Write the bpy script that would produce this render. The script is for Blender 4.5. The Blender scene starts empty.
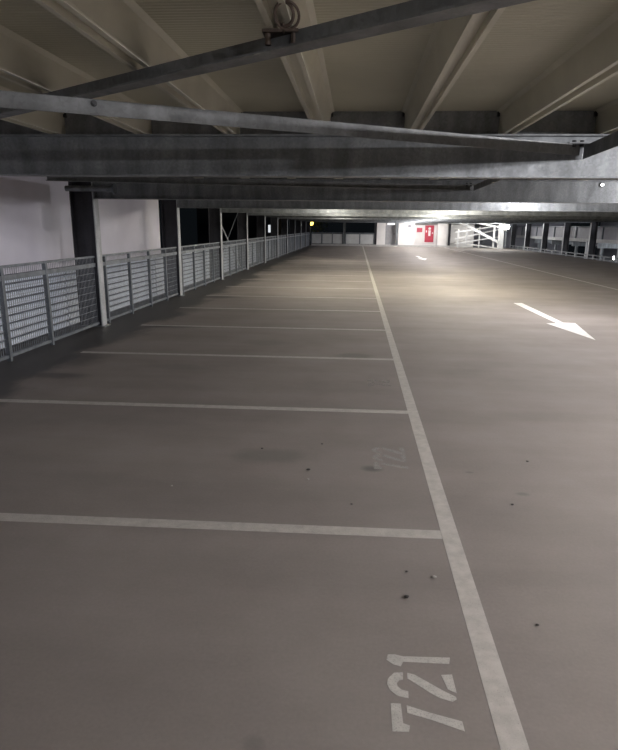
import bpy, bmesh, math, random
from mathutils import Vector, Matrix
random.seed(7)
sc = bpy.context.scene
COL = sc.collection
GS = 4.65            # girder spacing
GY = [0.537 + GS * k for k in range(0, 13)]   # girder lines; GY[1] is the first one in view
XIN, XR = -4.33, 14.05                         # inner faces of the two column rows
ZG, ZR, ZD = 2.124, 2.454, 2.632               # girder underside, rib underside, deck soffit
YEND = GY[12]

# ------------------------------------------------------------------ materials
def nodes(name):
    m = bpy.data.materials.new(name); m.use_nodes = True
    nt = m.node_tree; b = nt.nodes['Principled BSDF']
    return m, nt, b
def N(nt, t, **kw):
    n = nt.nodes.new(t)
    for k, v in kw.items(): setattr(n, k, v)
    return n
def coord(nt): return N(nt, 'ShaderNodeNewGeometry').outputs['Position']
def noise(nt, scale, detail=4, vec=None, rough=.55, stretch=None):
    n = N(nt, 'ShaderNodeTexNoise'); n.inputs['Scale'].default_value = scale
    n.inputs['Detail'].default_value = detail; n.inputs['Roughness'].default_value = rough
    v = vec or coord(nt)
    if stretch:
        mm = N(nt, 'ShaderNodeVectorMath', operation='MULTIPLY'); nt.links.new(v, mm.inputs[0]); mm.inputs[1].default_value = stretch
        v = mm.outputs[0]
    nt.links.new(v, n.inputs['Vector'])
    return n.outputs['Fac']
def ramp(nt, src, p0, c0, p1, c1):
    r = N(nt, 'ShaderNodeValToRGB'); e = r.color_ramp.elements
    e[0].position, e[1].position = p0, p1
    e[0].color = (*c0, 1) if len(c0) == 3 else c0; e[1].color = (*c1, 1) if len(c1) == 3 else c1
    nt.links.new(src, r.inputs['Fac']); return r.outputs['Color']
def mixc(nt, fac, a, b, mode='MIX'):
    m = N(nt, 'ShaderNodeMix', data_type='RGBA', blend_type=mode)
    for s, v in ((0, fac), (6, a), (7, b)):
        if isinstance(v, (int, float)): m.inputs[s].default_value = v
        elif isinstance(v, tuple): m.inputs[s].default_value = (*v, 1)
        else: nt.links.new(v, m.inputs[s])
    return m.outputs[2]
def mth(nt, op, a, b=None, clamp=False):
    m = N(nt, 'ShaderNodeMath', operation=op); m.use_clamp = clamp
    for i, v in enumerate((a, b)):
        if v is None: continue
        if isinstance(v, (int, float)): m.inputs[i].default_value = v
        else: nt.links.new(v, m.inputs[i])
    return m.outputs[0]
def bump(nt, b, h, s, d=.01):
    bm_ = N(nt, 'ShaderNodeBump'); bm_.inputs['Strength'].default_value = s; bm_.inputs['Distance'].default_value = d
    nt.links.new(h, bm_.inputs['Height']); nt.links.new(bm_.outputs[0], b.inputs['Normal'])

def mat_plain(name, col, rough=.5, metal=0., var=.12, scale=6.):
    m, nt, b = nodes(name)
    lo = tuple(c * (1 - var) for c in col); hi = tuple(min(1, c * (1 + var)) for c in col)
    nt.links.new(ramp(nt, noise(nt, scale), .3, lo, .7, hi), b.inputs['Base Color'])
    b.inputs['Roughness'].default_value = rough; b.inputs['Metallic'].default_value = metal
    return m
def mat_galv(name, col=(.29, .31, .325), metal=.45, rough=.42):
    m, nt, b = nodes(name)
    v = N(nt, 'ShaderNodeTexVoronoi'); v.inputs['Scale'].default_value = 55
    nt.links.new(coord(nt), v.inputs['Vector'])
    sp = ramp(nt, v.outputs['Color'], 0, (.82,) * 3, 1, (1.1,) * 3)
    big = ramp(nt, noise(nt, 2.2, 6, stretch=(3, 3, .7)), .32, (.62, .62, .62), .68, (1.12, 1.12, 1.12))
    c = mixc(nt, 1., mixc(nt, 1., col, sp, 'MULTIPLY'), big, 'MULTIPLY')
    nt.links.new(c, b.inputs['Base Color'])
    b.inputs['Metallic'].default_value = metal
    nt.links.new(ramp(nt, noise(nt, 9), .3, (rough - .08,) * 3, .7, (rough + .12,) * 3), b.inputs['Roughness'])
    return m
def mat_emit(name, col, s):
    m, nt, b = nodes(name)
    b.inputs['Base Color'].default_value = (*col, 1)
    b.inputs['Emission Color'].default_value = (*col, 1); b.inputs['Emission Strength'].default_value = s
    return m

def mat_floor():
    m, nt, b = nodes('brown_grey_coated_concrete')
    P = coord(nt)
    base = ramp(nt, noise(nt, .9, 8, P, .62), .3, (.212, .188, .176), .7, (.268, .242, .228))
    fine = ramp(nt, noise(nt, 60, 3, P), .3, (.95,) * 3, .7, (1.04,) * 3)
    c = mixc(nt, 1., base, fine, 'MULTIPLY')
    sw = ramp(nt, noise(nt, 1.0, 5, P, stretch=(.25, 1.6, 1)), .35, (.90,) * 3, .65, (1.05,) * 3)
    c = mixc(nt, 1., c, sw, 'MULTIPLY')
    # damp gutter along the railing and stains with their own outline
    sep = N(nt, 'ShaderNodeSeparateXYZ'); nt.links.new(P, sep.inputs[0])
    wob = noise(nt, .8, 5, P, .6, stretch=(1, .7, 1))
    edge = mth(nt, 'ADD', sep.outputs[0], mth(nt, 'MULTIPLY', wob, -2.1))   # X - 2.1*noise
    wet = N(nt, 'ShaderNodeMapRange'); wet.inputs['From Min'].default_value = -4.45; wet.inputs['From Max'].default_value = -4.80
    wet.interpolation_type = 'SMOOTHSTEP'
    nt.links.new(edge, wet.inputs['Value']); total = wet.outputs[0]
    blobs = [(-.62, 4.22, .42, .2, .35), (.02, 7.95, .33, .22, .55), (.165, 4.04, .11, .075, .8), (-.3, 1.62, .055, .05, .3), (-3.5, 6.4, .6, .16, .6),
             (1.16, 3.72, .06, .035, .45), (.87, 4.05, .04, .02, .4), (-2.2, 7.0, .6, .2, .25), (-1.3, 8.7, .5, .3, .25),
             (-3.7, 7.3, .55, .8, .6), (-3.75, 9.0, .4, .7, .7), (-3.3, 9.95, .85, .22, .8), (-3.6, 12.0, .5, 1., .5), (-3.4, 14.4, .7, .4, .8), (-3.5, 19.0, .6, .55, .8), (-3.5, 23.6, .6, .7, .8), (-3.5, 28.3, .7, .8, .8), (-3.5, 33., .7, .9, .8), (-3.5, 37.6, .7, 1.1, .8), (-3.5, 42.3, .7, 1.1, .8)]
    wob2 = noise(nt, 3.5, 4, P)
    for (x, y, rx, ry, k) in blobs:
        s = N(nt, 'ShaderNodeVectorMath', operation='SUBTRACT'); nt.links.new(P, s.inputs[0]); s.inputs[1].default_value = (x, y, 0)
        q = N(nt, 'ShaderNodeVectorMath', operation='DIVIDE'); nt.links.new(s.outputs[0], q.inputs[0]); q.inputs[1].default_value = (rx, ry, 1)
        l = N(nt, 'ShaderNodeVectorMath', operation='LENGTH'); nt.links.new(q.outputs[0], l.inputs[0])
        d = mth(nt, 'ADD', l.outputs['Value'], mth(nt, 'MULTIPLY', wob2, .9))
        r = N(nt, 'ShaderNodeMapRange'); r.interpolation_type = 'SMOOTHSTEP'
        r.inputs['From Min'].default_value = 1.5; r.inputs['From Max'].default_value = .75; r.inputs['To Max'].default_value = k
        nt.links.new(d, r.inputs['Value']); total = mth(nt, 'MAXIMUM', total, r.outputs[0])
    c = mixc(nt, mth(nt, 'MULTIPLY', total, .88), c, (.045, .044, .044))
    nt.links.new(c, b.inputs['Base Color'])
    nt.links.new(ramp(nt, total, 0, (.78,) * 3, 1, (.5,) * 3), b.inputs['Roughness'])
    b.inputs['Specular IOR Level'].default_value = .3
    bump(nt, b, noise(nt, 320, 2, P), .02, .0015)
    return m
def mat_paint(name, col, wear, alpha=.96):
    """road paint worn thin to the floor in fine flecks"""
    m, nt, b = nodes(name)
    P = coord(nt)
    nt.links.new(ramp(nt, noise(nt, 18, 4, P), .3, tuple(c * .88 for c in col), .7, col), b.inputs['Base Color'])
    b.inputs['Roughness'].default_value = .7; b.inputs['Specular IOR Level'].default_value = .3
    t = N(nt, 'ShaderNodeBsdfTransparent'); mx = N(nt, 'ShaderNodeMixShader')
    f1 = ramp(nt, noise(nt, 170, 4, P, .7), wear - .2, (0,) * 3, wear + .16, (alpha,) * 3)
    f2 = ramp(nt, noise(nt, 9, 5, P, .6), .3, (.86,) * 3, .6, (1,) * 3)
    nt.links.new(mth(nt, 'MULTIPLY', f1, f2), mx.inputs[0]); nt.links.new(t.outputs[0], mx.inputs[1]); nt.links.new(b.outputs[0], mx.inputs[2])
    nt.links.new(mx.outputs[0], nt.nodes['Material Output'].inputs['Surface'])
    return m
def mat_deck():
    m, nt, b = nodes('cream_coated_steel_deck')
    P = coord(nt)
    c = ramp(nt, noise(nt, 1.4, 5, P), .3, (.44, .43, .335), .7, (.53, .515, .405))
    nt.links.new(c, b.inputs['Base Color']); b.inputs['Roughness'].default_value = .5
    w = N(nt, 'ShaderNodeTexWave', wave_type='BANDS', bands_direction='Y'); w.inputs['Scale'].default_value = 9.
    nt.links.new(P, w.inputs['Vector']); bump(nt, b, w.outputs['Fac'], .35, .006)
    return m

M = dict(
    floor=mat_floor(), deck=mat_deck(),
    rib=mat_plain('cream_rib', (.57, .55, .45), .38, 0, .08, 3),
    galv=mat_galv('galvanised_girder'), brace=mat_galv('galvanised_brace', (.20, .21, .215), .35, .5), galv2=mat_galv('galvanised_dark', (.27, .285, .30), .4, .5),
    post=mat_galv('galvanised_pale_post', (.58, .60, .63), .25, .4),
    rail=mat_galv('galvanised_railing', (.23, .255, .285), .35, .45),
    mesh=mat_galv('galvanised_mesh', (.40, .43, .47), .2, .5),
    dark=mat_plain('dark_steel', (.03, .032, .036), .5), black=mat_plain('black_rubber', (.012, .012, .012), .6),
    column=mat_galv('shaded_column_steel', (.055, .055, .065), .2, .5),  # shade put into the colour of column webs and outer flanges
    clad=mat_plain('white_cladding', (.76, .74, .83), .25, 0, .04, 2), louvre=mat_plain('white_louvre', (.76, .83, .95), .45, 0, .06, 3),
    line=mat_paint('worn_line_paint', (.54, .515, .485), .26), line2=mat_paint('thin_bay_line_paint', (.52, .495, .465), .30),
    num=mat_paint('stencil_paint', (.56, .54, .51), .32), num2=mat_paint('faded_stencil_paint', (.5, .48, .46), .40, .6), num3=mat_paint('nearly_gone_stencil_paint', (.46, .44, .425), .42, .3),
    arrow=mat_paint('arrow_paint', (.80, .78, .77), .22),
    white=mat_plain('white_plaster', (.78, .76, .74), .6, 0, .05, 2), pale=mat_plain('pale_grey_panel', (.52, .53, .53), .55, 0, .08, 3),
    concrete=mat_plain('grey_concrete', (.42, .41, .40), .7, 0, .12, 3), door=mat_plain('grey_door', (.32, .32, .33), .4),
    red=mat_plain('red_sign_paint', (.50, .05, .085), .4, 0, .06), redw=mat_plain('white_sign_paint', (.85, .80, .80), .4, 0, .03),
    whitesteel=mat_plain('white_painted_steel', (.80, .80, .79), .4, 0, .05), purple=mat_plain('grey_parapet', (.30, .30, .34), .5, 0, .1, 2),
    pebble=mat_plain('dark_grit', (.03, .028, .026), .7), leafbit=mat_plain('pale_grit', (.4, .38, .35), .7),
    rust=mat_plain('brown_clamp_steel', (.10, .075, .06), .6, .3, .2, 20),
    lamp=mat_emit('lamp_lens', (1, .98, .94), 30), lampw=mat_emit('small_lamp_lens', (1, 1, .97), 9), yellow=mat_emit('yellow_street_lamp', (1, .68, .12), 3.2),
    win=mat_emit('lit_window', (.9, .95, 1), .55), leaf=mat_plain('night_leaves', (.07, .10, .03), .6), bark=mat_plain('bark', (.06, .045, .035), .8),
    gap_shade=mat_plain('louvre_gap_shade', (.13, .14, .17), .6), facade=mat_plain('dark_facade', (.06, .06, .065), .7), glint=mat_emit('door_reflection_glow', (1, 1, 1), 1.1),
)

# ------------------------------------------------------------------ mesh helpers
class MB:
    def __init__(s): s.bm = bmesh.new()
    def poly_prism(s, pts, a, b):
        """pts: closed loop of 3D points; extruded by vector b-a"""
        d = Vector(b) - Vector(a)
        lo = [s.bm.verts.new(Vector(p)) for p in pts]; hi = [s.bm.verts.new(Vector(p) + d) for p in pts]
        n = len(pts)
        s.bm.faces.new(lo); s.bm.faces.new(list(reversed(hi)))
        for i in range(n): s.bm.faces.new((lo[i], hi[i], hi[(i + 1) % n], lo[(i + 1) % n]))
        return s
    def box(s, x0, x1, y0, y1, z0, z1):
        return s.poly_prism([(x0, y0, z0), (x1, y0, z0), (x1, y1, z0), (x0, y1, z0)], (0, 0, z0), (0, 0, z1))
    def bar(s, p, q, w, h, up=(0, 0, 1)):
        """rectangular bar from p to q, w across, h along up"""
        p, q = Vector(p), Vector(q); d = (q - p).normalized(); u = Vector(up)
        sd = d.cross(u).normalized(); u = sd.cross(d).normalized()
        return s.poly_prism([p + sd * a * w / 2 + u * b * h / 2 for a, b in ((-1, -1), (1, -1), (1, 1), (-1, 1))], p, q)
    def tube(s, p, q, r, n=12):
        p, q = Vector(p), Vector(q); d = (q - p).normalized()
        a = d.orthogonal().normalized(); b = d.cross(a)
        return s.poly_prism([p + a * math.cos(t) * r + b * math.sin(t) * r for t in (2 * math.pi * i / n for i in range(n))], p, q)
    def ball(s, c, r, sx=1, sy=1, sz=1, sub=2, jit=0):
        g = bmesh.ops.create_icosphere(s.bm, subdivisions=sub, radius=1)
        for v in g['verts']:
            k = 1 + random.uniform(-jit, jit)
            v.co = Vector((c[0] + v.co.x * r * sx * k, c[1] + v.co.y * r * sy * k, c[2] + v.co.z * r * sz * k))
        return s
    def ring(s, c, R, r, nrm=(0, 1, 0), n=24, m=8, a0=0, a1=2 * math.pi):
        nrm = Vector(nrm).normalized(); a = nrm.orthogonal().normalized(); b = nrm.cross(a); c = Vector(c)
        full = abs(a1 - a0 - 2 * math.pi) < 1e-6; cnt = n if full else n + 1; rows = []
        for i in range(cnt):
            t = a0 + (a1 - a0) * i / n; d = a * math.cos(t) + b * math.sin(t)
            rows.append([s.bm.verts.new(c + d * (R + r * math.cos(u)) + nrm * r * math.sin(u)) for u in (2 * math.pi * j / m for j in range(m))])
        for i in range(n if full else n):
            A, B = rows[i], rows[(i + 1) % cnt]
            if not full and i + 1 >= cnt: break
            for j in range(m): s.bm.faces.new((A[j], A[(j + 1) % m], B[(j + 1) % m], B[j]))
        return s
    def build(s, name, mat, parent=None, smooth=False, bevel=0.):
        bmesh.ops.recalc_face_normals(s.bm, faces=s.bm.faces[:])
        me = bpy.data.meshes.new(name); s.bm.to_mesh(me); s.bm.free()
        me.materials.append(mat)
        if smooth:
            for p in me.polygons: p.use_smooth = True
        o = bpy.data.objects.new(name, me); COL.objects.link(o)
        if parent is not None:
            o.parent = parent; o.matrix_parent_inverse = Matrix.Translation(-parent.location)
        if bevel:
            bv = o.modifiers.new('edge', 'BEVEL'); bv.width = bevel; bv.segments = 2; bv.limit_method = 'ANGLE'
        return o
def tag(o, label=None, cat=None, group=None, kind=None):
    if label: o['label'] = label
    if cat: o['category'] = cat
    if group: o['group'] = group
    if kind: o['kind'] = kind
    return o
def thing(name, loc, label, cat, group=None, kind=None):
    o = bpy.data.objects.new(name, None); COL.objects.link(o); o.location = loc
    o.empty_display_size = .1
    return tag(o, label, cat, group, kind)
def copy_tree(o, offset, label=None, group=None):
    r = o.copy(); COL.objects.link(r); r.location = o.location + Vector(offset)
    if label: r['label'] = label
    if group: r['group'] = group
    for c in list(o.children):
        d = c.copy(); COL.objects.link(d); d.parent = r; d.matrix_parent_inverse = c.matrix_parent_inverse
        for g in list(c.children):
            e = g.copy(); COL.objects.link(e); e.parent = d; e.matrix_parent_inverse = g.matrix_parent_inverse
    return r
ORD = ['first', 'second', 'third', 'fourth', 'fifth', 'sixth', 'seventh', 'eighth', 'ninth', 'tenth', 'eleventh', 'twelfth']

# ------------------------------------------------------------------ floor and its markings
fl = MB().box(-4.86, XR - .02, -6, YEND + .4, -.28, 0).build('floor', M['floor'])
tag(fl, 'brown grey coated concrete parking deck with worn white markings', 'floor', kind='structure')
TH = .0007
SK = .018                       # the bay lines run a touch off square
def flat(name, pts, mat, label=None):
    o = MB().poly_prism([(x, y, 0.0002) for x, y in pts], (0, 0, 0), (0, 0, TH)).build(name, mat, fl)
    if label: o['label'] = label
    return o
flat('aisle_line', [(.543, -3), (.642, -3), (.638, 25), (.640, YEND), (.560, YEND), (.543, 25)], M['line'], 'long white line between bays and driving lane')
for i in range(-1, 22):
    y = 3.121 + 2.325 * i; h = .048
    flat('bay_line', [(.542, y + h), (.542, y - h), (-3.75, y - h - SK * 4.3), (-3.75, y + h - SK * 4.3)], M['line2'],
         'white bay line across the left parking bays')
flat('aisle_line', [(7.70, 8), (7.80, 8), (8.02, YEND - 1), (7.92, YEND - 1)], M['line'], 'white line along the far side of the lane')
def arrow(y0, x0):
    pts = [(-.10, 0), (.11, .03), (.09, -2.95), (.30, -2.98), (.0, -4.75), (-.27, -3.10), (-.07, -3.06)]
    return flat('direction_arrow', [(x0 + a, y0 + b) for a, b in pts], M['arrow'])
arrow(14.4, 3.89)['label'] = 'large white arrow pointing towards the camera'
arrow(38.0, 3.80)['label'] = 'small far white arrow near the end wall'
# stencilled bay numbers: strokes measured on the floor, digits read along +Y with their heads towards the railing
SEVEN = [[(0.179, 1.844), (0.217, 1.845), (0.219, 1.756), (0.242, 1.747), (0.238, 1.72), (0.179, 1.717)], [(0.238, 1.839), (0.237, 1.804), (0.324, 1.779), (0.434, 1.74), (0.432, 1.783), (0.324, 1.811)]]
TWO = [[(0.237, 2.006), (0.202, 2.001), (0.176, 1.968), (0.171, 1.939), (0.18, 1.909), (0.207, 1.882), (0.248, 1.873), (0.25, 1.908), (0.224, 1.914), (0.211, 1.931), (0.209, 1.946), (0.219, 1.962), (0.234, 1.967)], [(0.254, 2.005), (0.252, 1.975), (0.329, 1.911), (0.367, 1.885), (0.411, 1.872), (0.429, 1.884), (0.428, 1.897), (0.38, 1.926), (0.282, 1.998)], [(0.387, 2.006), (0.431, 2.012), (0.434, 1.915), (0.403, 1.932)]]
ONE = [[(0.182, 2.102), (0.209, 2.106), (0.244, 2.097), (0.437, 2.107), (0.429, 2.07), (0.242, 2.066), (0.231, 2.039), (0.203, 2.046), (0.175, 2.071)]]
def digits(name, groups, dy, mat, label):
    mb = MB()
    for g in groups:
        for st in g:
            pts = [(x, y + dy) for x, y in st]
            mb.poly_prism([(x, y, 0.0002) for x, y in pts], (0, 0, 0), (0, 0, TH))
    o = mb.build(name, mat, fl); o['label'] = label; return o
up = lambda g, d: [[(x, y + d) for x, y in st] for st in g]
digits('bay_number', (SEVEN, TWO, ONE), 0, M['num'], 'white stencilled number 721 nearest the camera')
digits('bay_number', (SEVEN, TWO, up(TWO, .155)), 2.325, M['num2'], 'faded stencilled number 722 beside an oil spot')
digits('bay_number', (SEVEN, TWO), 4.65, M['num3'], 'almost worn away stencilled number in the third bay')

# ------------------------------------------------------------------ ceiling deck with ribs
ce = MB().box(-5.0, XR + .5, -6, YEND + .4, ZD, ZD + .12).build('ceiling', M['deck'])
tag(ce, 'cream ribbed steel deck soffit overhead', 'ceiling', kind='structure')
def rib(xc, y0, y1):
    prof = [(-.105, ZD), (-.08, ZD - .022), (-.052, ZR + .016), (-.050, ZR), (-.026, ZR), (-.022, ZR + .03), (.022, ZR + .03), (.026, ZR), (.050, ZR), (.052, ZR + .016), (.08, ZD - .022), (.105, ZD)]
    return MB().poly_prism([(xc + a, y0, z) for a, z in prof], (0, y0, 0), (0, y1, 0)).build('rib', M['rib'], ce)
XR0 = -2.517 - .048
for k in range(-3, 23):
    xc = XR0 + .75 * k
    if -4.9 < xc < XR + .4: rib(xc, -6, YEND + .3)
# end closures between ribs over each girder, with small end clips
for gi in range(1, 12):
    y = GY[gi]; mb = MB(); cl = MB()
    for k in range(-3, 23):
        xa = XR0 + .75 * k + .075; xb = XR0 + .75 * (k + 1) - .075
        mb.box(xa, xb, y - .03, y + .03, ZR, ZD)
        if gi in (1, 2): cl.box(xa + .004, xa + .022, y - .06, y - .03, ZD - .045, ZD); cl.box(xb - .022, xb - .004, y - .06, y - .03, ZD - .045, ZD)
    mb.build('closure_plate', M['galv2'], ce)
    if gi in (1, 2): cl.build('end_clip', M['dark'], ce)
    else: cl.bm.free()

# ------------------------------------------------------------------ girders
def girder(y, label):
    t = thing('steel_girder', (XIN, y, ZG), label, 'girder', 'steel girders across the deck')
    b, tf, tw = .16, .013, .010
    x0, x1 = XIN + .014, XR - .014
    MB().box(x0, x1, y - b / 2, y + b / 2, ZG, ZG + tf).build('bottom_flange', M['galv'], t)
    MB().box(x0, x1, y - b / 2, y + b / 2, ZR - tf, ZR - .001).build('top_flange', M['galv'], t)
    MB().box(x0, x1, y - tw / 2, y + tw / 2, ZG + tf, ZR - tf).build('web', M['galv'], t)
    for x in (XIN + .007, XR - .007):
        MB().box(x - .007, x + .007, y - b / 2, y + b / 2, ZG, ZR - .002).build('end_plate', M['galv'], t)
    return t
gl = ['galvanised steel girder nearest the camera, crossing under the ribbed deck', ]
girders = []
for gi in range(1, 13):
    if gi == 1: lab = gl[0]
    elif gi == 12: lab = 'last galvanised girder above the white end wall'
    else: lab = '%s galvanised steel girder from the camera, %s' % (ORD[gi - 1], 'behind the nearest one' if gi == 2 else 'in the receding row under the deck')
    girders.append(girder(GY[gi], lab))
def bolt(mb, p, r=.016, h=.02, d=(0, -1, 0)):
    p = Vector(p); mb.tube(p, p + Vector(d) * h, r, 6)
# gusset plates and bolts where the bracing meets the girders
XN = 1.79
for gi in (1, 2):
    y = GY[gi] - .0052; t = girders[gi - 1]
    g = MB().box(XN - .16, XN + .2, y - .165, y, 2.372, 2.382).build('gusset_plate', M['galv2'], t)
    for dx in (-.11, -.05, .07, .13): MB().tube((XN + dx, y - .12, 2.35), (XN + dx, y - .12, 2.40), .016, 6).build('bolt', M['dark'], g)

# ------------------------------------------------------------------ bracing angles
def angle(p, q, label, leg=.08, lip='top', side=1, mat='brace'):
    t = thing('diagonal_brace', p, label, 'brace', 'diagonal bracing angles under the deck')
    p, q = Vector(p), Vector(q); d = (q - p).normalized(); sd = d.cross(Vector((0, 0, 1))).normalized() * side
    up = Vector((0, 0, 1)); th = .008
    MB().bar(p, q, th, leg).build('upright_leg', M[mat], t)
    zo = leg / 2 - th / 2 if lip == 'top' else -leg / 2 + th / 2
    off = up * zo + sd * (leg / 2 + th / 2)
    MB().bar(p + off, q + off, leg, th).build('flat_leg', M[mat], t)
    return t
Z1, Z2 = 2.331, 2.412
def lin(a, b, y): s = (y - a[1]) / (b[1] - a[1]); return a[0] + (b[0] - a[0]) * s
n1 = (1.74, 5.10); a1 = (-1.83, 3.09)
dA = ((a1[0] - n1[0]), (a1[1] - n1[1]))
s = (-4.28 - n1[0]) / dA[0]
b1 = angle((n1[0], n1[1], Z1), (-4.28, n1[1] + dA[1] * s, Z1), 'long galvanised angle brace running left just below the nearest girder top', lip='top', side=1)
c0, c1 = (.385, 2.06), (-1.697, 3.48)
sl = (c1[1] - c0[1]) / (c1[0] - c0[0])
b2 = angle((2.2, c0[1] + sl * (2.2 - c0[0]), Z2), (-3.95, c0[1] + sl * (-3.95 - c0[0]), Z2), 'dark angle brace slanting across the cream deck at the top', leg=.08, lip='bottom', side=-1, mat='brace')
b3 = angle((1.795, 5.155, Z1 - .01), (1.46, .65, Z1 - .01), 'short dark angle brace going right from the bolted joint', leg=.10, lip='top', side=-1, mat='brace')
b4 = angle((n1[0], n1[1] + GS, Z1), (-4.28, n1[1] + GS - .257 * 6.02, Z1), 'angle brace glimpsed under the nearest girder, running left to the second girder joint', lip='bottom', side=-1)
b5 = angle((1.80, 5.10 + GS, Z1), (1.62, .72 + GS, Z1), 'angle brace glimpsed under the nearest girder, running right from the second girder joint', lip='top', side=-1, mat='brace')
# bolt with its washer on the near brace
pb = Vector((-1.43, n1[1] + dA[1] * (-1.43 - n1[0]) / dA[0], Z1 + .018)); db = Vector((dA[1], -dA[0], 0)).normalized()
if db.y > 0: db = -db
MB().tube(pb + db * .003, pb + db * .010, .017, 16).tube(pb + db * .012, pb + db * .022, .012, 6).build('bolt', M['dark'], b1)
# clamp and wire loop where the dark brace crosses a rib
xk = XR0 + .75 * 3
yk = c0[1] + sl * (xk - c0[0])
cb = thing('rib_clamp', (xk, yk, Z2), 'brown steel clamp holding the dark brace to a cream rib', 'clamp')
MB().box(xk - .07, xk + .07, yk - .06, yk + .03, ZR - .012, ZR - .001).build('clamp_plate', M['rust'], cb)
for dx in (-.05, .05): MB().tube((xk + dx, yk - .035, Z2 - .01), (xk + dx, yk - .035, ZR - .012), .012, 8).build('clamp_bolt', M['rust'], cb)
w = MB().ring((-.272, 2.25, 2.43), .036, .006, (.35, .8, .35), 28, 8).ring((-.262, 2.245, 2.424), .043, .005, (.1, .8, .5), 28, 8).tube((-.275, 2.25, 2.40), (-.30, yk - .07, ZR - .02), .005, 8).build('wire_loop', M['rust'], None, True)
tag(w, 'loop of dark wire hanging by the brown clamp on the rib', 'wire')

# ------------------------------------------------------------------ columns
def column(xi, y, sgn, label, group, h=ZR):
    """I column, web across the deck; sgn=-1 lies left of its inner face xi"""
    t = thing('steel_column', (xi, y, 0), label, 'column', group)
    D, b, tf = .40, .19, .016
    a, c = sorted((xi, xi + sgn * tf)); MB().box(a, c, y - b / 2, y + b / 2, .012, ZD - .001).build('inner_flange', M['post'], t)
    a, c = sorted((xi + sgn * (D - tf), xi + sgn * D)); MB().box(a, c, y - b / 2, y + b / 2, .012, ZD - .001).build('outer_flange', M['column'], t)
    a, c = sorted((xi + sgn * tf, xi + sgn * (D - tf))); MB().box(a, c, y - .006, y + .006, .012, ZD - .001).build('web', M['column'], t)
    a, c = sorted((xi - sgn * .05, xi + sgn * (D + .03))); MB().box(a, c, y - .13, y + .13, 0, .012).build('base_plate', M['galv2'], t)
    return t
for gi in range(1, 13):
    lab = 'pale galvanised steel column rising through the left mesh railing, %s from the camera' % (ORD[gi - 2] if gi >= 2 else 'out of view')
    if gi == 1: lab = 'galvanised column at the left end of the nearest girder'
    column(XIN, GY[gi], -1, lab, 'columns along the left railing')

for gi in range(5, 13):
    lab = 'steel column on the right edge of the deck, %s from the camera' % ORD[gi - 5]
    column(XR, GY[gi], 1, lab, 'columns along the right edge')

# drain pipe with end flange under the second girder
dp = thing('drain_pipe', (-4.3, 9.6, 2.27), 'short grey horizontal pipe with end flange beside the first left column', 'pipe')
MB().tube((-4.72, 9.62, 2.275), (-3.93, 9.62, 2.275), .045, 16).build('pipe', M['galv2'], dp, False)
MB().tube((-3.93, 9.62, 2.275), (-3.90, 9.62, 2.275), .085, 20).build('end_flange', M['rail'], dp)

# ------------------------------------------------------------------ mesh railing on the left, one thing per bay
XF = -4.40
def railing(y0, y1, posts, label):
    t = thing('mesh_railing', (XF, (y0 + y1) / 2, 0), label, 'railing', 'mesh railing bays on the left')
    ya, yb = y0 + .10, y1 - .10
    MB().box(XF - .02, XF + .02, ya, yb, 1.175, 1.205).build('top_rail', M['rail'], t)
    MB().box(XF - .012, XF + .028, ya, yb, 1.02, 1.085).build('middle_rail', M['rail'], t)
    MB().box(XF - .02, XF + .02, ya, yb, .045, .085).build('bottom_rail', M['rail'], t)
    for p in posts:
        MB().box(XF - .02, XF + .034, p - .025, p + .025, 0, 1.175).build('post', M['rail'], t)
    ed = [ya] + list(posts) + [yb]
    for a, b in zip(ed[:-1], ed[1:]):
        if b - a < .08: continue
        mb = MB(); n = max(2, round((b - a) / .05))
        for i in range(n + 1):
            y = a + (b - a) * i / n
            mb.box(XF - .011, XF - .006, y - .002, y + .002, .06, 1.19)
        for j in range(1, 9):
            z = .085 + j * .104
            mb.box(XF - .006, XF - .002, a, b, z - .0025, z + .0025)
        mb.build('mesh_panel', M['mesh'], t)
    return t
for gi in range(1, 12):
    y0, y1 = GY[gi], GY[gi + 1]
    posts = (5.96, 7.04, 8.12) if gi == 1 else tuple(y0 + d for d in (.31, 1.45, 2.56, 3.66))
    lab = ['nearest mesh railing bay at the left edge, before the first pale column',
           'mesh railing bay between the first and second pale columns, white panel above it'][gi - 1] if gi < 3 else \
          'mesh railing bay between the %s and %s pale columns' % (ORD[gi - 2], ORD[gi - 1])
    railing(y0, y1, posts, lab)
# louvred cladding outside the railing
for gi in range(1, 12):
    y0, y1 = GY[gi], GY[gi + 1]
    mb = MB()
    ya = y0 + .02 if gi > 1 else y0 - 2.5
    for j in range(9):
        z = .0 + j * .112
        mb.poly_prism([(-4.98, ya, z), (-4.955, ya, z - .005), (-4.985, ya, z + .064), (-5.01, ya, z + .069)], (0, ya, 0), (0, y1 - .02, 0))
    lab = 'white louvred cladding outside the %s mesh railing bay' % ORD[gi - 1]
    o = mb.build('louvred_cladding', M['louvre']); tag(o, lab, 'cladding', 'louvred cladding outside the left railing')

# white panelled wall beyond the railing
WY = 15.35
wl = MB().box(-5.3, -5.1, -1, 10.55, .99, 3.0).box(-5.3, -5.1, 10.57, WY, .99, 3.0).build('wall_left', M['clad'])
tag(wl, 'smooth white panelled wall outside the left railing', 'wall', kind='structure')
MB().box(-5.3, -5.11, -1, YEND, -1.2, .985).build('shade_backing', M['gap_shade'], wl)  # dark backing, its colour stands in for shade between the louvres
MB().box(-5.295, -5.12, 10.55, 10.57, .99, 3).build('panel_joint', M['purple'], wl)

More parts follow.
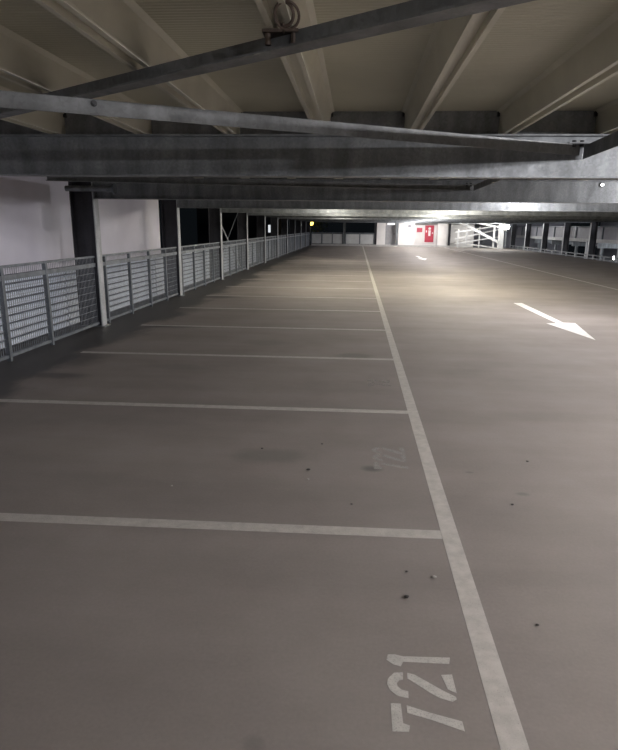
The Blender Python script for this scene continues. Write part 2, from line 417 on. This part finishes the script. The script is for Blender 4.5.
# cross bracing rods outside, third to fourth column
for (za, zb, lab) in ((2.3, .1, 'pale diagonal tie rod dropping away from the third left column'), (.1, 2.3, 'dark diagonal tie rod rising away from the third left column')):
    o = MB().tube((-4.62 if za > 1 else -4.66, GY[4] + .1, za), (-4.62 if za > 1 else -4.66, GY[5] - .1, zb), .02 if za > 1 else .016, 8).build('tie_rod', M['post' if za > 1 else 'rail'])
    tag(o, lab, 'rod')

# ------------------------------------------------------------------ far end
YW = YEND - .12
wb = MB().box(1.9, 8.5, YW + 1.2, YW + 1.35, 0, 2.9).build('wall_back', M['white']); tag(wb, 'brightly lit white end wall beside the lane', 'wall', kind='structure')
MB().box(1.85, 2.65, YW + .2, YW + 1.2, 0, 2.62).build('wall_pier', M['white'], wb)
MB().box(3.85, 5.35, YW + .2, YW + 1.2, 0, 2.62).build('wall_pier', M['white'], wb)
MB().box(7.45, 8.3, YW + .2, YW + 1.2, 0, 2.62).build('wall_pier', M['white'], wb)
MB().box(5.35, 7.45, YW + .6, YW + 1.2, 2.05, 2.62).build('wall_lintel', M['pale'], wb)
d = MB().box(2.66, 3.6, YW + .5, YW + .56, .1, 2.12).build('door_1', M['door']); tag(d, 'plain grey door between white piers at the far end', 'door', kind='structure')
MB().box(2.65, 3.6, YW + .46, YW + .6, 2.14, 2.62).build('transom', M['pale'], d)
MB().box(2.85, 3.5, YW + .42, YW + .48, 1.97, 2.10).build('door_reflection', M['glint'], d)  # glowing strip standing in for a lamp's reflection in the door
MB().box(3.45, 3.5, YW + .44, YW + .5, 1.05, 1.2).build('handle', M['dark'], d)
tag(MB().box(-4.2, 8.6, YW - .25, YW + .2, 0, .16).build('trim_1', M['concrete']), 'low pale kerb along the far end', 'kerb', kind='structure')
for x, lab in ((3.72, 'grey steel post between grey door and white pier'), (8.48, 'dark steel post at the right end of the white end wall'), (-1.15, 'pale steel post in the far left panel railing'), (1.75, 'steel post where the panel railing meets the white wall')):
    t = thing('steel_post', (x, YW, .16), lab, 'post', 'posts along the far end')
    for sx in (-1, 1): MB().box(x + sx * .09 - .01, x + sx * .09 + .01, YW - .1, YW + .1, .16, 2.12).build('flange', M['galv' if x not in (8.48, 1.75) else 'column'], t)
    MB().box(x - .08, x + .08, YW - .012, YW + .012, .16, 2.12).build('web', M['galv' if x not in (8.48, 1.75) else 'column'], t)
# red sign with a white figure
rs = thing('red_sign', (6.78, YW + 1.17, 1.1), 'tall red sign panel with a white figure on the end wall', 'sign')
MB().box(6.38, 7.2, YW + 1.15, YW + 1.19, .42, 1.95).build('panel', M['red'], rs)
f = MB().ball((6.80, YW + 1.148, 1.66), .13, 1, .1, 1.0)
f.poly_prism([(6.70, YW + 1.14, .98), (6.90, YW + 1.14, .98), (6.92, YW + 1.14, 1.5), (6.68, YW + 1.14, 1.5)], (0, 0, 0), (0, .008, 0)); f.build('white_figure', M['redw'], rs)
MB().box(6.46, 6.56, YW + 1.14, YW + 1.15, 1.3, 1.5).box(7.03, 7.13, YW + 1.14, YW + 1.15, 1.2, 1.3).build('mark', M['redw'], rs)
r2 = thing('red_box', (5.85, YW + 1.17, 1.5), 'small dark red box with white edge left of the tall red sign', 'sign')
MB().box(5.62, 6.12, YW + 1.13, YW + 1.19, 1.32, 1.72).build('box', M['red'], r2)
MB().box(5.62, 6.12, YW + 1.12, YW + 1.19, 1.722, 1.79).build('top_edge', M['redw'], r2)
for x, z, lab in ((4.85, 1.86, 'small dark box mounted on the white pier beside the lane'), (4.1, 2.32, 'tiny dark box high on the white pier')):
    t = thing('wall_box', (x, YW + .2, z), lab, 'box')
    MB().box(x - .12, x + .12, YW + .12, YW + .2, z - .09, z + .09).build('housing', M['dark'], t)
    MB().box(x - .09, x + .09, YW + .105, YW + .12, z - .06, z + .06).build('cover', M['purple'], t)
# low panel railing at the far left end
for k, (xa, xb) in enumerate(((-4.2, -1.28), (-1.02, 1.62))):
    t = thing('panel_railing', ((xa + xb) / 2, YW, 0), ['pale panel railing in the far left corner under black night', 'pale panel railing between the far post and white wall'][k], 'railing', 'panel railings at the far end')
    MB().box(xa, xb, YW - .03, YW + .03, 1.14, 1.2).build('top_rail', M['rail'], t)
    n = 3 if k == 0 else 2
    for i in range(n):
        a = xa + (xb - xa) * i / n; b = xa + (xb - xa) * (i + 1) / n
        MB().box(a + .05, b - .05, YW - .01, YW + .01, .2, 1.08).build('panel', M['pale'], t)
    for i in range(n + 1):
        a = xa + (xb - xa) * i / n
        MB().box(a - .03, a + .03, YW - .03, YW + .03, .16, 1.14).build('post', M['rail'], t)

# ------------------------------------------------------------------ right side: ramp, neighbouring half level
tag(MB().box(8.5, 11.0, YW + 1.6, YW + 1.8, -1, 3).build('wall_right', M['white']), 'white wall behind the ramp railings', 'wall', kind='structure')
rt = thing('ramp_truss', (10.3, 54.0, 0), 'white painted steel truss railing beside the ramp at the far right', 'truss')
Yt = 54.0
MB().bar((8.95, Yt, 2.46), (12.4, Yt, 1.85), .12, .13).build('top_chord', M['whitesteel'], rt)
MB().bar((9.15, Yt - .1, 2.15), (12.35, Yt - .1, .6), .12, .22).build('diagonal', M['whitesteel'], rt)
MB().bar((8.95, Yt, .50), (12.4, Yt, .05), .10, .10).build('bottom_chord', M['whitesteel'], rt)
for x, z0, z1 in ((9.65, .4, 2.34), (12.0, .15, 1.9)): MB().box(x - .07, x + .07, Yt - .05, Yt + .05, z0, z1).build('upright', M['whitesteel'], rt)
MB().box(12.4, 12.8, Yt - .2, Yt + .2, 0, 2.40).build('end_post', M['whitesteel'], rt)
rr = thing('ramp_railing', (10.8, 56.6, 0), 'second white ramp railing rising to the right behind the truss', 'railing')
for z0, z1 in ((.75, 1.75), (1.35, 2.05), (.35, 1.05)): MB().bar((9.0, 56.2, z0), (13.3, 56.2, z1), .08, .10).build('rail', M['whitesteel'], rr)
for x in (9.3, 11.2, 13.1): MB().box(x - .05, x + .05, 56.2, 56.3, 0, 1.6 + (x - 9) * .1).build('post', M['whitesteel'], rr)
tag(MB().box(8.4, 20, YW + 3.5, YW + 3.7, -3, 4).build('wall_far', M['purple']), 'dim grey wall behind the ramp', 'wall', kind='structure')
# flood lamp at the head of the ramp
fl2 = thing('flood_lamp', (12.9, 53.5, 0), 'bright white lamp on a post beside the ramp truss', 'lamp')
MB().tube((12.9, 53.5, 0), (12.9, 53.5, 1.65), .05, 10).build('pole', M['galv2'], fl2)
MB().box(12.65, 13.15, 53.42, 53.6, 1.64, 2.1).build('housing', M['pale'], fl2)
MB().ball((12.9, 53.36, 1.88), .22, 1, .35, .8).build('lens', M['lamp'], fl2, True)

# guard rails between the right columns
for gi in range(5, 12):
    y0, y1 = GY[gi] + .12, GY[gi + 1] - .12
    lab = 'low double guard rail on the right edge after the %s right column' % ORD[gi - 5]
    t = thing('guard_rail', (XR + .05, (y0 + y1) / 2, 0), lab, 'railing', 'guard rails on the right edge')
    for z in (.06, .24): MB().box(XR + .02, XR + .08, y0, y1, z - .03, z + .03).build('rail', M['galv'], t)
    for i in (.12, .5, .88):
        y = y0 + (y1 - y0) * i
        MB().box(XR + .08, XR + .13, y - .05, y + .05, -.25, .26).build('post', M['post'], t)
    if gi in (7, 8): MB().box(XR + .13, XR + .22, y0 + .5, y0 + .68, -.25, 1.05).build('marker_post', M['post'], t)
nb = MB().box(15.4, 15.7, 20, 62, .92, 1.14).build('neighbour_deck_edge', M['pale']); tag(nb, 'pale edge beam of the neighbouring half level on the right', 'deck', kind='structure')
MB().box(15.7, 26, 20, 62, .94, 1.12).build('deck_slab', M['concrete'], nb)
MB().box(15.42, 15.47, 20, 62, 1.14, 1.86).build('parapet_panel', M['purple'], nb)
for k in range(10):
    y = 20.6 + GS * k
    MB().box(15.34, 15.42, y - .06, y + .06, 1.14, 1.95).build('parapet_post', M['rail'], nb)
MB().box(15.36, 15.46, 20, 62, 1.87, 1.95).build('parapet_rail', M['rail'], nb)
for k in range(8):
    y = 22.0 + GS * k
    MB().box(15.7, 25, y - .08, y + .08, .56, .92).build('beam', M['galv2'], nb)
tag(MB().box(15.4, 26, 20, 62, 3.55, 3.75).build('ceiling_upper', M['purple']), 'dim soffit above the neighbouring half level', 'ceiling', kind='structure')
tag(MB().box(XR + .5, 26, 18, 62, -1.9, -1.7).build('floor_lower', M['concrete']), 'dim lower half level floor beyond the right edge', 'floor', kind='structure')
tag(MB().box(24, 24.2, 18, 62, -1.7, 3.55).build('wall_neighbour', M['purple']), 'dim far wall of the neighbouring half level', 'wall', kind='structure')
for k in range(7):
    t = thing('steel_column', (16.3, 27.4 + GS * k, -1.7), 'slim pale column of the neighbouring half level, %s along the right' % ORD[k], 'column', 'columns of the neighbouring half level')
    x, y = 16.3, 27.4 + GS * k
    for sx in (-1, 1): MB().box(x + sx * .08 - .008, x + sx * .08 + .008, y - .08, y + .08, -1.7, .55).build('flange', M['galv2'], t)
    MB().box(x - .075, x + .075, y - .006, y + .006, -1.7, .55).build('web', M['galv2'], t)
for (x, y, z, r, lab) in ((16.12, 38.9, .02, .12, 'smaller of two white lamps glowing below the deck edge'), (16.18, 36.9, .12, .20, 'larger of two white lamps glowing below the deck edge')):
    t = thing('bulkhead_lamp', (x, y, z), lab, 'lamp')
    MB().tube((x + .02, y, z - .0), (x + .12, y, z), r * .8, 16).build('housing', M['galv2'], t)
    MB().ball((x, y, z), r, .45, .7, 1).build('lens', M['lampw'], t, True)
    MB().box(x + .05, x + .10, y - .03, y + .03, -1.7, z - r * .7).build('bracket_post', M['galv2'], t)

# small round lamp on the second girder's web
bl = thing('bulkhead_lamp', (3.75, GY[2] - .02, 2.405), 'tiny round white lamp on the web of the second girder', 'lamp')
MB().tube((3.75, GY[2] - .0055, 2.395), (3.75, GY[2] - .028, 2.395), .036, 20).build('housing', M['galv2'], bl)
MB().ball((3.75, GY[2] - .03, 2.395), .02, 1.1, .5, .9).build('lens', M['lampw'], bl, True)

# ------------------------------------------------------------------ the night beyond the left railing
sl_ = thing('street_lamp', (-6.75, 90, -3), 'distant yellow street lamp glowing between trees beyond the railing', 'lamp')
MB().tube((-6.75, 90, -3), (-6.75, 90, 2.05), .07, 8).build('pole', M['dark'], sl_)
MB().ball((-6.75, 89.9, 2.2), .32, 1, .6, 1.1).build('lamp_head', M['yellow'], sl_, True)
s2 = thing('street_lamp', (-8.35, 90, -3), 'distant dim white street lamp beyond the railing corner', 'lamp')
MB().tube((-8.35, 90, -3), (-8.35, 90, 1.8), .06, 8).build('pole', M['dark'], s2)
MB().ball((-8.35, 89.9, 1.95), .17, 1, .6, 1.3).build('lamp_head', M['win'], s2, True)
tr = thing('tree', (-5.9, 91.5, -3), 'dark tree lit yellow by the distant street lamp', 'tree')
MB().tube((-5.9, 91.5, -3), (-5.9, 91.5, 1.2), .16, 8).build('trunk', M['bark'], tr)
cr = MB()
for _ in range(260):
    v = Vector((random.gauss(0, .8), random.gauss(0, .8), random.gauss(0, .8)))
    c = Vector((-5.9, 91.5, 2.3)) + v; a = Vector((random.uniform(-1, 1), random.uniform(-1, 1), random.uniform(-1, 1))).normalized() * .16; b = a.orthogonal().normalized() * .09
    cr.bm.faces.new([cr.bm.verts.new(p) for p in (c - a, c + b, c + a, c - b)])
cr.build('crown', M['leaf'], tr)
bd = thing('building', (-15.5, 72, -4), 'dark distant building with one lit window beyond the left railing', 'building')
MB().box(-19, -9.2, 71, 80, -4, 6).build('walls', M['facade'], bd)
wf = MB().box(-10.50, -10.02, 70.96, 71.0, .9, 1.95).build('window', M['dark'], bd)
MB().box(-10.44, -10.08, 70.93, 70.96, .98, 1.85).build('pane', M['win'], wf)
tag(MB().box(-60, XR + 60, -10, 140, -4.2, -4.0).build('ground', M['facade']), 'black ground outside at night', 'ground', kind='structure')

# grit and bits lying about on the deck
bits = [(.291, 2.501, .011, 'pebble'), (.446, 2.682, .010, 'leafbit'), (-.30, 3.967, .012, 'pebble'), (-.288, 3.80, .009, 'leafbit'), (-.23, 4.5, .008, 'pebble'), (.31, 2.72, .006, 'pebble'),
        (1.35, 4.3, .009, 'pebble'), (1.05, 3.55, .008, 'pebble'), (-.7, 4.35, .008, 'pebble'), (.86, 2.35, .007, 'pebble'), (-1.2, 3.6, .007, 'leafbit'), (.02, 3.45, .007, 'pebble')]
labs = {0: 'dark lump of grit on the floor between bay line and number 721', 1: 'pale bit of grit just left of the long white line'}
for i, (x, y, r, m) in enumerate(bits):
    o = MB().ball((0, 0, r * .45), r, 1.2, 1, .5, 2, .18).build('grit', M[m]); o.location = (x, y, .001)
    tag(o, labs.get(i, 'tiny %s speck of grit on the bare concrete floor' % ('dark' if m == 'pebble' else 'pale')), 'grit', 'specks of grit on the deck' if i not in labs else None)

# ------------------------------------------------------------------ light, night sky, camera
LS = 1.0
def lamp(x, y, w, col=(1, .97, .93), z=2.44, r=.05):
    for dy in (-.45, .45):
        l = bpy.data.lights.new('lamp', 'POINT'); l.energy = w * LS / 2; l.color = col; l.shadow_soft_size = r
        o = bpy.data.objects.new('lamp', l); COL.objects.link(o); o.location = (x, y + dy, z)
warm, cool = (1, .935, .82), (1, .965, .985)
LAMPS = [(3.0, -2.4, 280, cool), (5.5, 2.86, 600, cool), (5.7, 7.5, 240, cool), (4.2, 12.16, 230, cool), (3.2, 16.8, 215, warm), (3.2, 21.4, 200, warm),
         (-.9, 17.0, 70, warm), (-.9, 21.4, 80, warm), (-.9, 30.7, 70, warm),  # extra unseen lights, added to brighten the left of the far floor
         (4.2, 26.1, 200, warm), (4.2, 30.7, 200, cool), (4.4, 35.4, 200, cool), (4.4, 40., 160, cool), (4.6, 44.7, 180, cool), (4.6, 49.4, 160, cool), (5.5, 53.5, 330, cool)]
for x, y, w, c in LAMPS: lamp(x, y, w, c)
lamp(19, 34, 260, (.9, .93, 1), 3.2); lamp(19, 46, 260, (.9, .93, 1), 3.2); lamp(18.5, 37, 110, (.9, .95, 1), .3); lamp(18.5, 50, 110, (.9, .95, 1), .3)
lamp(19, 29, 110, (.9, .95, 1), .3); lamp(9.8, 55.6, 60, (1, 1, 1), 2.2)  # unseen lights added to brighten the neighbouring level and the ramp wall
lamp(11.5, 52.0, 260, (1, 1, 1), 2.4)
wd = bpy.data.worlds.new('night'); sc.world = wd; wd.use_nodes = True
bg = wd.node_tree.nodes['Background']; bg.inputs[0].default_value = (.0035, .0045, .0055, 1); bg.inputs[1].default_value = .6

cam = bpy.data.cameras.new('camera'); co = bpy.data.objects.new('camera', cam); COL.objects.link(co); sc.camera = co
F_PX, PITCH, YAW, ROLL, H = 587.08, .24777, .076057, .0116, 1.7219
cam.sensor_fit = 'VERTICAL'; cam.sensor_height = 24; cam.lens = F_PX * 24 / 750; cam.clip_end = 400; cam.clip_start = .05
fw = Vector((-math.sin(YAW) * math.cos(PITCH), math.cos(YAW) * math.cos(PITCH), -math.sin(PITCH)))
rt0 = Vector((math.cos(YAW), math.sin(YAW), 0)); up0 = rt0.cross(fw)
rv = rt0 * math.cos(ROLL) + up0 * math.sin(ROLL); uv = -rt0 * math.sin(ROLL) + up0 * math.cos(ROLL)
R3 = Matrix((rv, uv, -fw)).transposed()
co.matrix_world = Matrix.Translation((0, 0, H)) @ R3.to_4x4()

vs = sc.view_settings; sc.display_settings.display_device = 'sRGB'
vs.view_transform = 'Standard'; vs.look = 'None'; vs.gamma = 1; vs.use_curve_mapping = False; vs.exposure = 0.62
